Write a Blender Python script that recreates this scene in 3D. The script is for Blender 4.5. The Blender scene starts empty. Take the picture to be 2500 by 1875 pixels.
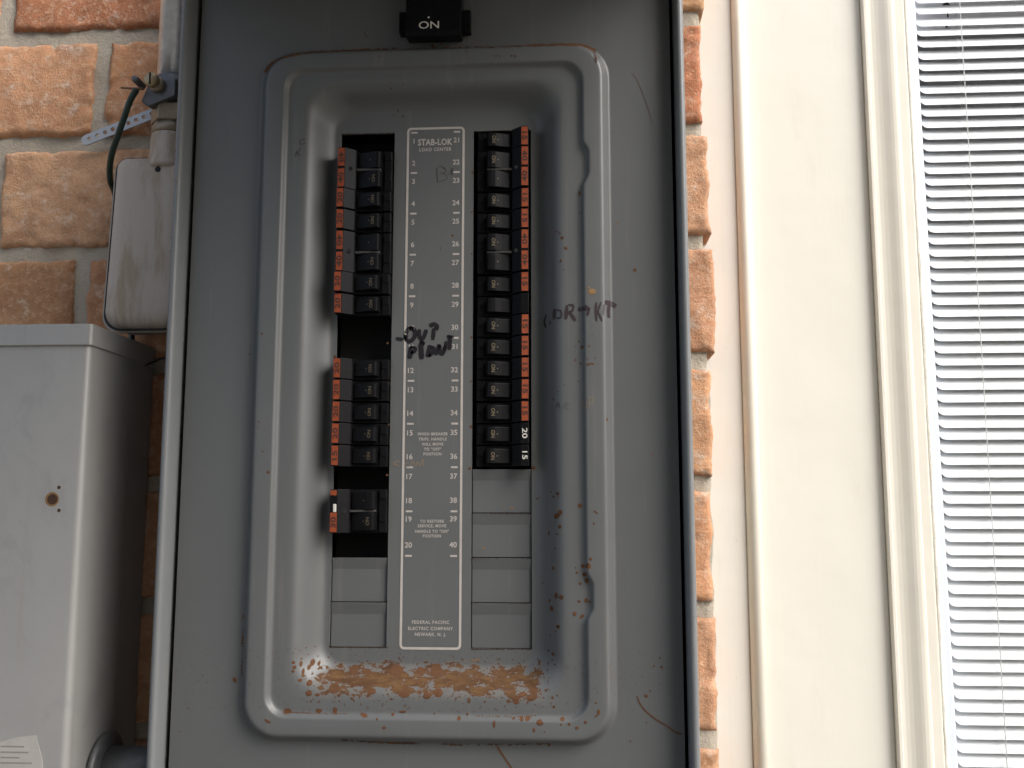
import bpy, bmesh, math, random
from mathutils import Vector, Matrix, noise
from mathutils.bvhtree import BVHTree

# ------------------------------------------------------------------ camera, sky, sun
S = bpy.context.scene
COL = S.collection
Z0 = 1.6                                   # height in metres of the mm origin (first tick of the legend)
def P3(x, y, z): return Vector((x / 1000, y / 1000, z / 1000 + Z0))

CAM_C = Vector((97.4, -658.0, -271.2)); FPX = 2400.0
def cam_basis(rx, ry, rz):
    c, s = math.cos, math.sin
    base = Matrix(((1, 0, 0), (0, 0, -1), (0, 1, 0)))
    yaw = Matrix(((c(ry), 0, -s(ry)), (0, 1, 0), (s(ry), 0, c(ry))))
    pit = Matrix(((1, 0, 0), (0, c(rx), -s(rx)), (0, s(rx), c(rx))))
    rol = Matrix(((c(rz), -s(rz), 0), (s(rz), c(rz), 0), (0, 0, 1)))
    return rol @ pit @ yaw @ base          # rows: right, down, forward
CB = cam_basis(-.1306, -.063, .0005)
cd = bpy.data.cameras.new('camera'); cam = bpy.data.objects.new('camera', cd); COL.objects.link(cam)
cd.sensor_fit = 'HORIZONTAL'; cd.sensor_width = 36; cd.lens = 36 * FPX / 2500
cd.clip_start = .01; cd.clip_end = 500
_r, _d, _f = CB[0], CB[1], CB[2]
cam.matrix_world = Matrix.Translation(P3(*CAM_C)) @ Matrix((( _r[0], -_d[0], -_f[0]), (_r[1], -_d[1], -_f[1]), (_r[2], -_d[2], -_f[2]))).to_4x4()
S.camera = cam

SUN_DIR = Vector((.62, -.40, .68)).normalized()      # towards the bright part of the sky
W = bpy.data.worlds.new('World'); S.world = W; W.use_nodes = True
wn = W.node_tree.nodes; wl = W.node_tree.links
sky = wn.new('ShaderNodeTexSky'); sky.sky_type = 'NISHITA'; sky.sun_disc = False
sky.sun_elevation = math.asin(SUN_DIR.z); sky.sun_rotation = math.atan2(SUN_DIR.x, SUN_DIR.y)
sky.air_density = 1.0; sky.dust_density = 3.6; sky.ozone_density = 1.0
bg = wn['Background']; bg.inputs[1].default_value = .12
hs = wn.new('ShaderNodeHueSaturation'); hs.inputs['Saturation'].default_value = .72      # thin cloud
wl.new(sky.outputs[0], hs.inputs['Color']); wl.new(hs.outputs[0], bg.inputs[0])
sl = bpy.data.lights.new('sun', 'SUN'); sl.energy = 1.5; sl.angle = math.radians(45); sl.color = (1, .99, .975)
so = bpy.data.objects.new('sun', sl); COL.objects.link(so); so.location = (3, -3, 5)
so.rotation_euler = SUN_DIR.to_track_quat('Z', 'Y').to_euler()
S.view_settings.view_transform = 'Standard'; S.view_settings.look = 'None'
S.view_settings.gamma = 1; S.view_settings.exposure = 1.12
S.render.engine = 'CYCLES'; S.cycles.max_bounces = 8; S.cycles.use_denoising = True

# ------------------------------------------------------------------ helpers
LOC = {}
def pix(x, y, Y):
    d = CB.transposed() @ Vector(((x - 1250) / FPX, (y - 937.5) / FPX, 1))
    p = CAM_C + d * ((Y - CAM_C.y) / d.y)
    return p.x, p.z
def link(o, parent=None, at=(0, 0, 0)):
    """at: world position in mm"""
    COL.objects.link(o); at = Vector(at); LOC[o.name] = at
    if parent is None: o.location = P3(*at)
    else:
        o.parent = parent; o.location = (at - LOC[parent.name]) / 1000
    return o
def tag(o, label=None, cat=None, group=None, kind=None):
    if label: o['label'] = label
    if cat: o['category'] = cat
    if group: o['group'] = group
    if kind: o['kind'] = kind
    return o
def thing(name, at, label, cat, group=None):
    return tag(link(bpy.data.objects.new(name, None), None, at), label, cat, group)
def mdata(name, verts, faces, mat, org=(0, 0, 0), smooth=False):
    me = bpy.data.meshes.new(name); ox, oy, oz = org
    me.from_pydata([((a - ox) / 1000, (b - oy) / 1000, (c - oz) / 1000) for a, b, c in verts], [], faces)
    for m in (mat if isinstance(mat, (list, tuple)) else [mat]): me.materials.append(m)
    if smooth: me.shade_smooth()
    return me
def mk(name, vf, mat, parent=None, smooth=False, org=None):
    """mesh object from world-mm verts and faces"""
    verts, faces = vf
    if org is None:
        if parent is not None: org = LOC[parent.name]
        else:
            org = ((min(v[0] for v in verts) + max(v[0] for v in verts)) / 2, (min(v[1] for v in verts) + max(v[1] for v in verts)) / 2, min(v[2] for v in verts))
    return link(bpy.data.objects.new(name, mdata(name, verts, faces, mat, org, smooth)), parent, org)
def join(*vfs):
    V, F = [], []
    for v, f in vfs:
        n = len(V); V += list(v); F += [tuple(i + n for i in q) for q in f]
    return V, F
def fixn(vf):
    bm = bmesh.new(); vs = [bm.verts.new(v) for v in vf[0]]
    for f in vf[1]: bm.faces.new([vs[i] for i in f])
    bmesh.ops.recalc_face_normals(bm, faces=bm.faces[:]); return from_bm(bm)
def from_bm(bm):
    bm.verts.index_update()
    r = [tuple(v.co) for v in bm.verts], [tuple(v.index for v in f.verts) for f in bm.faces]
    bm.free(); return r
def box(x0, x1, y0, y1, z0, z1, bev=0, seg=2):
    bm = bmesh.new()
    bmesh.ops.create_cube(bm, size=1)
    for v in bm.verts:
        v.co = Vector(((x0 + x1) / 2 + v.co.x * (x1 - x0), (y0 + y1) / 2 + v.co.y * (y1 - y0), (z0 + z1) / 2 + v.co.z * (z1 - z0)))
    if bev: bmesh.ops.bevel(bm, geom=bm.edges[:], offset=bev, segments=seg, affect='EDGES', profile=.5)
    return from_bm(bm)
def prism(pts, axis, a, b, bev=0, seg=2):
    """closed profile extruded along an axis: 'z' pts=(x,y), 'x' pts=(y,z), 'y' pts=(x,z)"""
    def q(p, t): return {'z': (p[0], p[1], t), 'x': (t, p[0], p[1]), 'y': (p[0], t, p[1])}[axis]
    bm = bmesh.new()
    A = [bm.verts.new(q(p, a)) for p in pts]; B = [bm.verts.new(q(p, b)) for p in pts]; n = len(pts)
    bm.faces.new(A[::-1]); bm.faces.new(B)
    for i in range(n): bm.faces.new((A[i], A[(i + 1) % n], B[(i + 1) % n], B[i]))
    bmesh.ops.recalc_face_normals(bm, faces=bm.faces[:])
    if bev: bmesh.ops.bevel(bm, geom=bm.edges[:], offset=bev, segments=seg, affect='EDGES', profile=.5)
    return from_bm(bm)
def tube(pts, r, n=10, cap=True, radii=None):
    pts = [Vector(p) for p in pts]; V, F = [], []; up = None
    for i, p in enumerate(pts):
        t = (pts[min(i + 1, len(pts) - 1)] - pts[max(i - 1, 0)]).normalized()
        if up is None: up = t.orthogonal().normalized()
        up = (up - t * up.dot(t)).normalized(); s = t.cross(up); rr = radii[i] if radii else r
        for k in range(n):
            a = 2 * math.pi * k / n; V.append(tuple(p + (up * math.cos(a) + s * math.sin(a)) * rr))
    for i in range(len(pts) - 1):
        for k in range(n): F.append((i * n + k, i * n + (k + 1) % n, (i + 1) * n + (k + 1) % n, (i + 1) * n + k))
    if cap: F.append(tuple(range(n))[::-1]); F.append(tuple((len(pts) - 1) * n + k for k in range(n)))
    return fixn((V, F))
def lathe(prof, c, axis='z', n=32):
    """prof: list of (radius, height along axis)"""
    V, F = [], []
    for r, h in prof:
        for k in range(n):
            a = 2 * math.pi * k / n; u, w = r * math.cos(a), r * math.sin(a)
            d = {'z': (u, w, h), 'x': (h, u, w), 'y': (w, h, u)}[axis]
            V.append((c[0] + d[0], c[1] + d[1], c[2] + d[2]))
    for i in range(len(prof) - 1):
        for k in range(n): F.append((i * n + k, i * n + (k + 1) % n, (i + 1) * n + (k + 1) % n, (i + 1) * n + k))
    F.append(tuple(range(n))[::-1]); F.append(tuple((len(prof) - 1) * n + k for k in range(n)))
    return fixn((V, F))
def smooth_path(pts, k=8):
    out = []; n = len(pts)
    for i in range(n - 1):
        p0, p1, p2, p3 = [Vector(pts[min(max(j, 0), n - 1)]) for j in (i - 1, i, i + 1, i + 2)]
        for s in range(k):
            t = s / k
            out.append(.5 * ((2 * p1) + (p2 - p0) * t + (2 * p0 - 5 * p1 + 4 * p2 - p3) * t * t + (3 * p1 - p0 - 3 * p2 + p3) * t ** 3))
    out.append(Vector(pts[-1])); return out
_tx = {}
def text2d(s, size, bold=0.0, spacing=1.0):
    key = (s, size, bold, spacing)
    if key in _tx: return _tx[key]
    cu = bpy.data.curves.new('t', 'FONT'); cu.body = s; cu.size = size; cu.align_x = 'CENTER'; cu.align_y = 'CENTER'
    cu.offset = bold; cu.space_character = spacing; cu.resolution_u = 3
    o = bpy.data.objects.new('t', cu); COL.objects.link(o)
    dg = bpy.context.evaluated_depsgraph_get(); dg.update()
    me = o.evaluated_get(dg).to_mesh()
    v = [(a.co.x, a.co.y) for a in me.vertices]; f = [tuple(p.vertices) for p in me.polygons]
    o.evaluated_get(dg).to_mesh_clear(); bpy.data.objects.remove(o); bpy.data.curves.remove(cu)
    if v:                                   # centre on the ink
        cx = (min(a for a, b in v) + max(a for a, b in v)) / 2; cy = (min(b for a, b in v) + max(b for a, b in v)) / 2
        v = [(a - cx, b - cy) for a, b in v]
    _tx[key] = (v, f); return v, f
def text(s, size, x, y, z, rot=0, bold=0.0, spacing=1.0, sx=1.0):
    """flat lettering facing the viewer (-y), rot in degrees counter-clockwise"""
    v, f = text2d(s, size, bold, spacing); c, q = math.cos(math.radians(rot)), math.sin(math.radians(rot))
    return [(x + a * sx * c - b * q, y, z + a * sx * q + b * c) for a, b in v], f

# ------------------------------------------------------------------ materials
class NT:
    def __init__(s, name):
        s.m = bpy.data.materials.new(name); s.m.use_nodes = True; s.t = s.m.node_tree
        s.b = s.t.nodes['Principled BSDF']; s.out = s.t.nodes['Material Output']
        g = s.t.nodes.new('ShaderNodeNewGeometry'); s.pos = g.outputs['Position']
        v = s.t.nodes.new('ShaderNodeVectorMath'); v.operation = 'MULTIPLY_ADD'
        s.t.links.new(s.pos, v.inputs[0]); v.inputs[1].default_value = (1000,) * 3; v.inputs[2].default_value = (0, 0, -1000 * Z0)
        s.mm = v.outputs[0]                 # world position in the mm frame
    def set(s, inp, v):
        if hasattr(v, 'is_output') or isinstance(v, bpy.types.NodeSocket): s.t.links.new(v, inp)
        else: inp.default_value = v
    def math(s, op, a, b=0.0, c=None, clamp=False):
        n = s.t.nodes.new('ShaderNodeMath'); n.operation = op; n.use_clamp = clamp
        s.set(n.inputs[0], a); s.set(n.inputs[1], b)
        if c is not None: s.set(n.inputs[2], c)
        return n.outputs[0]
    def noise(s, scale, detail=4, rough=.55, vec=None, stretch=None, dist=0.0):
        n = s.t.nodes.new('ShaderNodeTexNoise'); n.inputs['Scale'].default_value = scale
        n.inputs['Detail'].default_value = detail; n.inputs['Roughness'].default_value = rough; n.inputs['Distortion'].default_value = dist
        vec = vec or s.mm
        if stretch:
            k = s.t.nodes.new('ShaderNodeVectorMath'); k.operation = 'MULTIPLY'; k.inputs[1].default_value = stretch
            s.t.links.new(vec, k.inputs[0]); vec = k.outputs[0]
        s.t.links.new(vec, n.inputs['Vector']); return n.outputs['Fac']
    def ramp(s, fac, stops):
        n = s.t.nodes.new('ShaderNodeValToRGB'); e = n.color_ramp.elements
        while len(e) < len(stops): e.new(.5)
        for el, (p, c) in zip(e, stops): el.position = p; el.color = (*c, 1) if len(c) == 3 else c
        s.t.links.new(fac, n.inputs[0]); return n.outputs[0]
    def smooth(s, v, a, b):
        n = s.t.nodes.new('ShaderNodeMapRange'); n.interpolation_type = 'SMOOTHSTEP'
        s.t.links.new(v, n.inputs[0]); n.inputs[1].default_value = a; n.inputs[2].default_value = b; return n.outputs[0]
    def mix(s, f, a, b, mode='MIX'):
        n = s.t.nodes.new('ShaderNodeMix'); n.data_type = 'RGBA'; n.blend_type = mode
        s.set(n.inputs[0], f)
        for i, v in ((6, a), (7, b)):
            if isinstance(v, tuple): n.inputs[i].default_value = (*v, 1) if len(v) == 3 else v
            else: s.t.links.new(v, n.inputs[i])
        return n.outputs[2]
    def sep(s):
        n = s.t.nodes.new('ShaderNodeSeparateXYZ'); s.t.links.new(s.mm, n.inputs[0]); return n.outputs
    def bump(s, h, strength, dist):
        n = s.t.nodes.new('ShaderNodeBump'); n.inputs['Strength'].default_value = strength; n.inputs['Distance'].default_value = dist / 1000
        s.t.links.new(h, n.inputs['Height'])
        if s.b.inputs['Normal'].is_linked: s.t.links.new(s.b.inputs['Normal'].links[0].from_socket, n.inputs['Normal'])
        s.t.links.new(n.outputs[0], s.b.inputs['Normal'])
    def done(s, col=None, rough=None, metal=None, spec=None):
        if col is not None: s.set(s.b.inputs['Base Color'], (*col, 1) if isinstance(col, tuple) and len(col) == 3 else col)
        if rough is not None: s.set(s.b.inputs['Roughness'], rough)
        if metal is not None: s.set(s.b.inputs['Metallic'], metal)
        if spec is not None: s.set(s.b.inputs['Specular IOR Level'], spec)
        return s.m
def flat(name, col, rough=.5, metal=0.0, spec=.5, var=.12, scale=.08):
    n = NT(name); f = n.noise(scale, 5)
    a = tuple(c * (1 - var) for c in col); b = tuple(min(1, c * (1 + var)) for c in col)
    return n.done(n.mix(f, a, b), rough, metal, spec)

def m_paint(name, base, rust_edges=False):
    n = NT(name); x, y, z = n.sep()
    f = n.noise(.02, 6, .68); g = n.noise(.35, 4, .7)
    col = n.mix(n.math('MULTIPLY', f, .5), base, tuple(c * .74 for c in base))
    streak = n.smooth(n.noise(.12, 3, .6, stretch=(1, 1, .06)), .58, .8)
    col = n.mix(n.math('MULTIPLY', streak, .15), col, (.30, .27, .22))
    # sparse rust pin-pricks, thicker towards the sill
    vo = n.t.nodes.new('ShaderNodeTexVoronoi'); vo.inputs['Scale'].default_value = .11; n.t.links.new(n.mm, vo.inputs['Vector'])
    wn_ = n.t.nodes.new('ShaderNodeTexWhiteNoise'); n.t.links.new(vo.outputs['Position'], wn_.inputs['Vector'])
    keep = n.math('GREATER_THAN', wn_.outputs['Value'], .975)
    dot = n.math('LESS_THAN', n.math('ADD', vo.outputs['Distance'], n.math('MULTIPLY', n.noise(2.0, 2), .06)), n.math('MULTIPLY_ADD', wn_.outputs['Value'], 1.0, -.86))
    col = n.mix(n.math('MULTIPLY', n.math('MULTIPLY', keep, dot), .8), col, (.16, .065, .025))
    if rust_edges:
        # the rusted sill of the recess
        nz = n.noise(.17, 7, .68, stretch=(.65, 1, 1.2), dist=.3)
        band = n.math('SUBTRACT', 1.0, n.math('DIVIDE', n.math('ABSOLUTE', n.math('ADD', z, n.math('MULTIPLY_ADD', n.noise(.03, 2), 6.0, 377.2))), 9.5))
        ends = n.math('SUBTRACT', 1.0, n.smooth(n.math('ABSOLUTE', n.math('ADD', x, -1.0)), 66, 84))
        core = n.math('MINIMUM', band, n.math('MULTIPLY_ADD', ends, 2.0, -1.0))
        v = n.math('ADD', core, n.math('MULTIPLY', n.math('MULTIPLY_ADD', nz, 5.6, -2.85), n.smooth(core, -.9, .1)))
        fine = n.math('MULTIPLY', n.smooth(n.noise(.42, 4, .6), .60, .64), n.smooth(core, -1.5, -.1))
        mask = n.math('MAXIMUM', n.smooth(v, .30, .44), fine)
        deep = n.noise(.20, 6, .65, stretch=(.45, 1, 1.5), dist=.5)
        rc = n.ramp(deep, [(.3, (.045, .018, .006)), (.5, (.090, .042, .013)), (.72, (.140, .076, .028))])
        edge = n.smooth(v, .30, .75)
        rc = n.mix(edge, (.075, .028, .010), rc)
        stain = n.math('MULTIPLY', n.smooth(v, -.35, .35), .2)
        col = n.mix(stain, col, (.22, .17, .11)); col = n.mix(mask, col, rc)
        rough = n.mix(mask, (.40, .40, .40), (.85, .85, .85))
        n.bump(mask, .25, .4)
        n.set(n.b.inputs['Roughness'], rough)
    else: n.b.inputs['Roughness'].default_value = .38
    n.bump(g, .05, .25); n.bump(n.noise(.02, 2), .35, 1.3); n.bump(n.noise(.006, 2), .5, 5.0)
    return n.done(col, None, 0, .45)

M = {}
M['cover'] = m_paint('grey_cover_paint', (.114, .119, .120), True)
M['box'] = m_paint('grey_enclosure_paint', (.175, .184, .188))
M['rust'] = flat('rust', (.090, .036, .011), .85, var=.5, scale=.6)
M['rust_dark'] = flat('dark_rust', (.05, .021, .011), .85, var=.4, scale=.6)
M['rust_light'] = flat('ochre_rust', (.22, .125, .05), .85, var=.35, scale=.6)
M['print'] = flat('cream_print', (.43, .395, .36), .6, var=.2, scale=.15)
M['marker'] = flat('black_marker', (.012, .010, .013), .35)
M['marker_faded'] = flat('faded_purple_marker', (.030, .018, .022), .5, var=.4, scale=.5)
M['pencil'] = flat('pencil', (.045, .04, .036), .6)
M['pencil_tan'] = flat('tan_scratch', (.22, .165, .11), .7)
M['black'] = flat('black_bakelite', (.008, .008, .009), .33, spec=.085, var=.5, scale=.3)
M['black_slope'] = flat('dark_bakelite_face', (.030, .031, .033), .34)
M['tie'] = flat('dull_tie_bar', (.05, .048, .045), .5)
M['galv_dark'] = flat('tarnished_shaded_zinc', (.13, .135, .14), .5, .4, var=.35, scale=.2)  # tarnish on the clamp; on the nipple its dark tone stands for shade
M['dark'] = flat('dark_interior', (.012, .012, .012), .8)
M['orange'] = flat('orange_label', (.25, .044, .008), .6, var=.45, scale=.4)
M['label_ink'] = flat('label_ink', (.035, .014, .010), .6)
M['on_ink'] = flat('yellowed_ink', (.12, .092, .052), .6)
M['white_ink'] = flat('white_ink', (.60, .58, .52), .6)
def m_brick():
    n = NT('brick_clay')
    oi = n.t.nodes.new('ShaderNodeObjectInfo'); r = oi.outputs['Random']
    tint = n.ramp(r, [(0, (.46, .20, .115)), (.25, (.50, .235, .14)), (.5, (.40, .165, .10)), (.75, (.47, .25, .155)), (1, (.43, .19, .11))])
    at = n.t.nodes.new('ShaderNodeAttribute'); at.attribute_type = 'OBJECT'; at.attribute_name = 'clay'
    tint = n.mix(.85, tint, at.outputs['Color'])
    f = n.noise(.045, 5, .65); g = n.noise(.22, 6, .7, dist=.4); k = n.noise(.45, 6, .75)
    col = n.mix(n.smooth(f, .35, .7), tint, n.mix(.5, tint, (.30, .15, .085)))
    col = n.mix(n.math('MULTIPLY', n.smooth(g, .48, .68), .6), col, (.66, .45, .30))
    col = n.mix(n.math('MULTIPLY', n.math('MULTIPLY', n.smooth(n.noise(.11, 5, .68, stretch=(.8, 1, 1.1)), .50, .70), n.smooth(n.noise(.02, 3, .6), .40, .60)), .6), col, (.76, .66, .56))
    col = n.mix(n.math('MULTIPLY', n.smooth(k, .56, .72), .55), col, (.20, .095, .055))
    n.bump(g, .5, 1.6); n.bump(k, 1.0, 1.6)
    return n.done(col, .92, 0, .2)
def m_mortar():
    n = NT('sand_mortar'); f = n.noise(.06, 5); k = n.noise(.5, 6, .75)
    col = n.mix(f, (.42, .365, .29), (.50, .45, .375)); col = n.mix(n.math('MULTIPLY', n.smooth(k, .5, .75), .5), col, (.25, .21, .16))
    n.bump(n.noise(.22, 5, .7), .8, 2.0); n.bump(k, .8, 1.2); return n.done(col, .95, 0, .2)
M['brick'] = m_brick(); M['mortar'] = m_mortar()
def m_wood(name, a, b):
    n = NT(name); f = n.noise(.35, 4, .6, stretch=(1, 1, .02)); h = n.noise(.012, 3)
    col = n.mix(n.math('MULTIPLY', f, .5), a, b); col = n.mix(n.math('MULTIPLY', h, .25), col, tuple(c * .9 for c in a))
    d = n.smooth(n.noise(.03, 5, .7, stretch=(1, 1, .25)), .55, .8); col = n.mix(n.math('MULTIPLY', d, .22), col, (.52, .46, .36))
    sp_ = n.smooth(n.noise(.45, 3, .5), .74, .78); col = n.mix(n.math('MULTIPLY', sp_, .5), col, (.35, .29, .2))
    n.bump(f, .2, .3); n.bump(h, .5, 2.5); return n.done(col, .42, 0, .4)
M['cream'] = m_wood('cream_trim_paint', (.81, .785, .70), (.78, .75, .66))
M['cream_pink'] = m_wood('cream_board_paint', (.76, .73, .665), (.72, .685, .62))
M['cream_mould'] = m_wood('cream_moulding_paint', (.82, .78, .68), (.78, .735, .63))
M['caulk'] = flat('old_caulk', (.42, .40, .34), .8, var=.4, scale=.4)
M['crack'] = flat('caulk_crack', (.11, .10, .085), .9)
M['vinyl'] = flat('white_vinyl', (.72, .78, .88), .35, var=.04)
M['slat'] = flat('white_slat', (.84, .85, .86), .35, var=.03)
M['cord'] = flat('blind_cord', (.70, .70, .68), .7)
M['sheet'] = flat('pale_sheet', (.94, .92, .96), .6, var=.03)
M['galv'] = (lambda n: n.done(n.mix(n.noise(.12, 5, .6), (.42, .44, .47), (.90, .92, .95)), n.math('MULTIPLY_ADD', n.noise(.2, 4), .2, .22), .85))(NT('galvanised_steel'))
def m_alu():
    n = NT('cast_aluminium'); a = n.noise(.05, 4, .6, stretch=(1.6, 1, .35)); k = n.noise(.8, 4, .7)
    col = n.mix(n.math('MULTIPLY', n.smooth(a, .46, .66), .75), (.50, .435, .375), (.34, .26, .17))
    col = n.mix(n.math('MULTIPLY', n.smooth(k, .45, .75), .35), col, (.34, .30, .27))
    n.bump(k, .25, .4); return n.done(col, .55, .05, .4)
M['alu'] = m_alu()
M['brass'] = (lambda n: n.done(n.mix(n.noise(.5, 4), (.30, .22, .13), (.45, .36, .22)), .45, .7))(NT('weathered_brass'))
M['fitting'] = (lambda n: n.done(n.mix(n.noise(.35, 5), (.22, .17, .11), (.36, .31, .24)), .5, .5))(NT('tarnished_fitting'))
M['rubber'] = flat('black_rubber', (.02, .02, .02), .7)
M['green'] = flat('green_wire', (.012, .032, .022), .35)
M['copper'] = (lambda n: n.done(n.mix(n.noise(.6, 3), (.14, .075, .045), (.26, .14, .08)), .5, .6))(NT('dull_copper'))
def m_meter():
    n = NT('light_grey_box_paint'); f = n.noise(.02, 5, .65); s = n.noise(.028, 4, .6, stretch=(1.4, 1, .8), dist=.5)
    col = n.mix(n.math('MULTIPLY', f, .6), (.36, .355, .345), (.27, .27, .265))
    col = n.mix(n.math('MULTIPLY', n.smooth(s, .54, .70), .38), col, (.25, .25, .25))
    st = n.smooth(n.noise(.10, 4, .6, stretch=(1, 1, .05)), .56, .75); col = n.mix(n.math('MULTIPLY', st, .3), col, (.28, .25, .20))
    pk = n.smooth(n.noise(.5, 4, .6), .70, .76); col = n.mix(n.math('MULTIPLY', pk, .5), col, (.16, .14, .12))
    n.bump(f, .3, 1.0); return n.done(col, .42, .15, .4)
M['meter'] = m_meter()
M['paper'] = flat('weathered_paper', (.42, .40, .37), .9, var=.2, scale=.1)
M['paper_ink'] = flat('faded_paper_ink', (.25, .24, .22), .9)
def m_glass():
    n = NT('window_glass'); t = n.t
    tr = t.nodes.new('ShaderNodeBsdfTransparent'); tr.inputs[0].default_value = (.97, .98, .98, 1)
    gl = t.nodes.new('ShaderNodeBsdfGlossy'); gl.inputs['Roughness'].default_value = .02
    lw = t.nodes.new('ShaderNodeLayerWeight'); lw.inputs[0].default_value = .5
    f5 = n.math('POWER', lw.outputs['Facing'], 4.0); fac = n.math('MULTIPLY_ADD', f5, .8, .035)
    mx = t.nodes.new('ShaderNodeMixShader'); t.links.new(fac, mx.inputs[0]); t.links.new(tr.outputs[0], mx.inputs[1]); t.links.new(gl.outputs[0], mx.inputs[2])
    t.links.new(mx.outputs[0], n.out.inputs[0]); return n.m
M['glass'] = m_glass()
M['room'] = flat('room_wall', (.82, .82, .84), .9)
M['ground'] = (lambda n: n.done(n.mix(n.noise(.004, 6), (.16, .15, .13), (.26, .25, .22)), .95))(NT('worn_concrete'))
M['siding'] = flat('blocking_house_siding', (.30, .27, .24), .8, scale=.01)
M['fencewood'] = flat('fence_wood', (.20, .15, .11), .85, scale=.02)
rnd = random.Random(7)

# ------------------------------------------------------------------ setting: ground, brick wall
g = mk('ground', ([(-6e4, -6e4, -1600), (6e4, -6e4, -1600), (6e4, 6e4, -1600), (-6e4, 6e4, -1600)], [(0, 1, 2, 3)]), M['ground'])
tag(g, kind='structure')

YW = 95.0; PITCH = 93.4; ZJ = 125.0
wall = thing('brick_wall', (-230, 130, -1590), 'weathered orange brick wall with sandy mortar behind the electrical panel', 'wall')
def nz(x, y, z, s=1.0): return noise.noise(Vector((x * s, y * s, z * s)))
def brick_mesh(x0, x1, z0, z1, seed, step):
    nx = max(6, int((x1 - x0) / step)); nzr = max(4, int((z1 - z0) / step)); V, F = [], []
    for j in range(nzr + 1):
        for i in range(nx + 1):
            u, w = i / nx, j / nzr; x = x0 + (x1 - x0) * u; z = z0 + (z1 - z0) * w
            ex = min(u, 1 - u) * (x1 - x0); ez = min(w, 1 - w) * (z1 - z0); e = min(ex, ez)
            # ragged outline
            if ez < 4: z += 2.2 * nz(x, seed * 9, z0, .045) + 1.1 * nz(x, seed * 5, z0, .2)
            if ex < 4: x += 2.6 * nz(x0 if u < .5 else x1, seed * 7, z, .04) + 1.1 * nz(x0, seed * 3, z, .2)
            y = YW + 2.2 * nz(x, seed * 11, z, .022) + 1.0 * nz(x, seed, z, .08) + .8 * nz(x, seed, z, .25)
            rr = 3.6; k = max(0, 1 - e / rr); y += 2.4 * k * k + max(0, nz(x, seed * 4, z, .07) - .12) * 7.0 * max(0, 1 - e / 12) + max(0, nz(x, seed * 6, z, .12) - .35) * 4.0
            V.append((x, y, z))
    W1 = nx + 1
    for j in range(nzr):
        for i in range(nx): F.append((j * W1 + i, j * W1 + i + 1, (j + 1) * W1 + i + 1, (j + 1) * W1 + i))
    loop = [i for i in range(nx + 1)] + [j * W1 + nx for j in range(1, nzr + 1)] + [nzr * W1 + i for i in range(nx - 1, -1, -1)] + [j * W1 for j in range(nzr - 1, 0, -1)]
    n0 = len(V); V += [(V[i][0], YW + 55, V[i][2]) for i in loop]; L = len(loop)
    for i in range(L): F.append((loop[(i + 1) % L], loop[i], n0 + i, n0 + (i + 1) % L))
    return V, F
BL = 242.0; MJ = 12.5
# one visible perpend per course (mm), course index -> x ; the rest follow in running bond
perp = {-1: -378, 0: -293.5, 1: -377, 2: -300, 3: -374, 4: -296, 5: -375}
end_x = {-2: 203, -1: 204.5, 0: 201.5, 1: 205.0, 2: 206.5, 3: 202.0, 4: 199.5, 5: 200.5, 6: 201}
clay = {(-1, 1): (.40, .165, .095), (0, 0): (.54, .30, .19), (0, 1): (.47, .245, .145), (1, 1): (.56, .35, .235), (2, 0): (.38, .225, .135), (2, 1): (.50, .26, .15)}
pal = [(.50, .28, .175), (.46, .24, .15), (.53, .32, .21), (.44, .23, .14), (.50, .29, .19)]
edge_clay = {-1: (.50, .29, .17), 0: (.41, .165, .10), 1: (.48, .28, .19), 2: (.49, .27, .18), 3: (.52, .30, .19), 4: (.54, .29, .18), 5: (.49, .28, .19)}
for c in range(-5, 8):
    zt = ZJ - c * PITCH - MJ / 2; zb = ZJ - (c + 1) * PITCH + MJ / 2
    p = perp.get(c, -378 if c % 2 else -297)
    xs = [p + k * BL for k in range(-2, 3)]
    ex = end_x.get(c, 202 + (c % 3))
    segs = [(xs[i] + MJ / 2, xs[i + 1] - MJ / 2) for i in range(4) if xs[i] < 200]
    segs = [(a, min(b, ex)) for a, b in segs if a < ex - 20]
    if segs[-1][1] < ex - 60: segs.append((segs[-1][1] + MJ, ex))
    else: segs[-1] = (segs[-1][0], ex)
    for i, (a, b) in enumerate(segs):
        near = -2 <= c <= 6 and (b > -470)
        o = mk('brick', brick_mesh(a, b, zb, zt, c * 17 + i * 3 + 40, 2.6 if near else 9), M['brick'], wall, True)
        k = i - 1
        cl = clay.get((c, i - 1)) or rnd.choice(pal)
        if i == len(segs) - 1: cl = edge_clay.get(c, cl)
        v = rnd.uniform(1.16, 1.3); o['clay'] = [cl[0] * v, cl[1] * v * .97, cl[2] * v * .84]
# mortar bed behind the bricks
V, F = [], []; st = 5.0; nx, nzr = int(1200 / st), int(1230 / st)
for j in range(nzr + 1):
    for i in range(nx + 1):
        x = -1000 + i * st; z = -630 + j * st
        if i == nx: x = 200.5 + 3.5 * nz(3, 1, z, .04)
        V.append((x, YW + 4.6 + 1.8 * nz(x, 2, z, .03) + 1.3 * nz(x, 5, z, .12), z))
for j in range(nzr):
    for i in range(nx): F.append((j * (nx + 1) + i, j * (nx + 1) + i + 1, (j + 1) * (nx + 1) + i + 1, (j + 1) * (nx + 1) + i))
n0 = len(V); V += [(V[j * (nx + 1) + nx][0], YW + 60, V[j * (nx + 1) + nx][2]) for j in range(nzr + 1)]
for j in range(nzr): F.append((j * (nx + 1) + nx, n0 + j, n0 + j + 1, (j + 1) * (nx + 1) + nx))
mk('mortar', (V, F), M['mortar'], wall, True)
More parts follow.
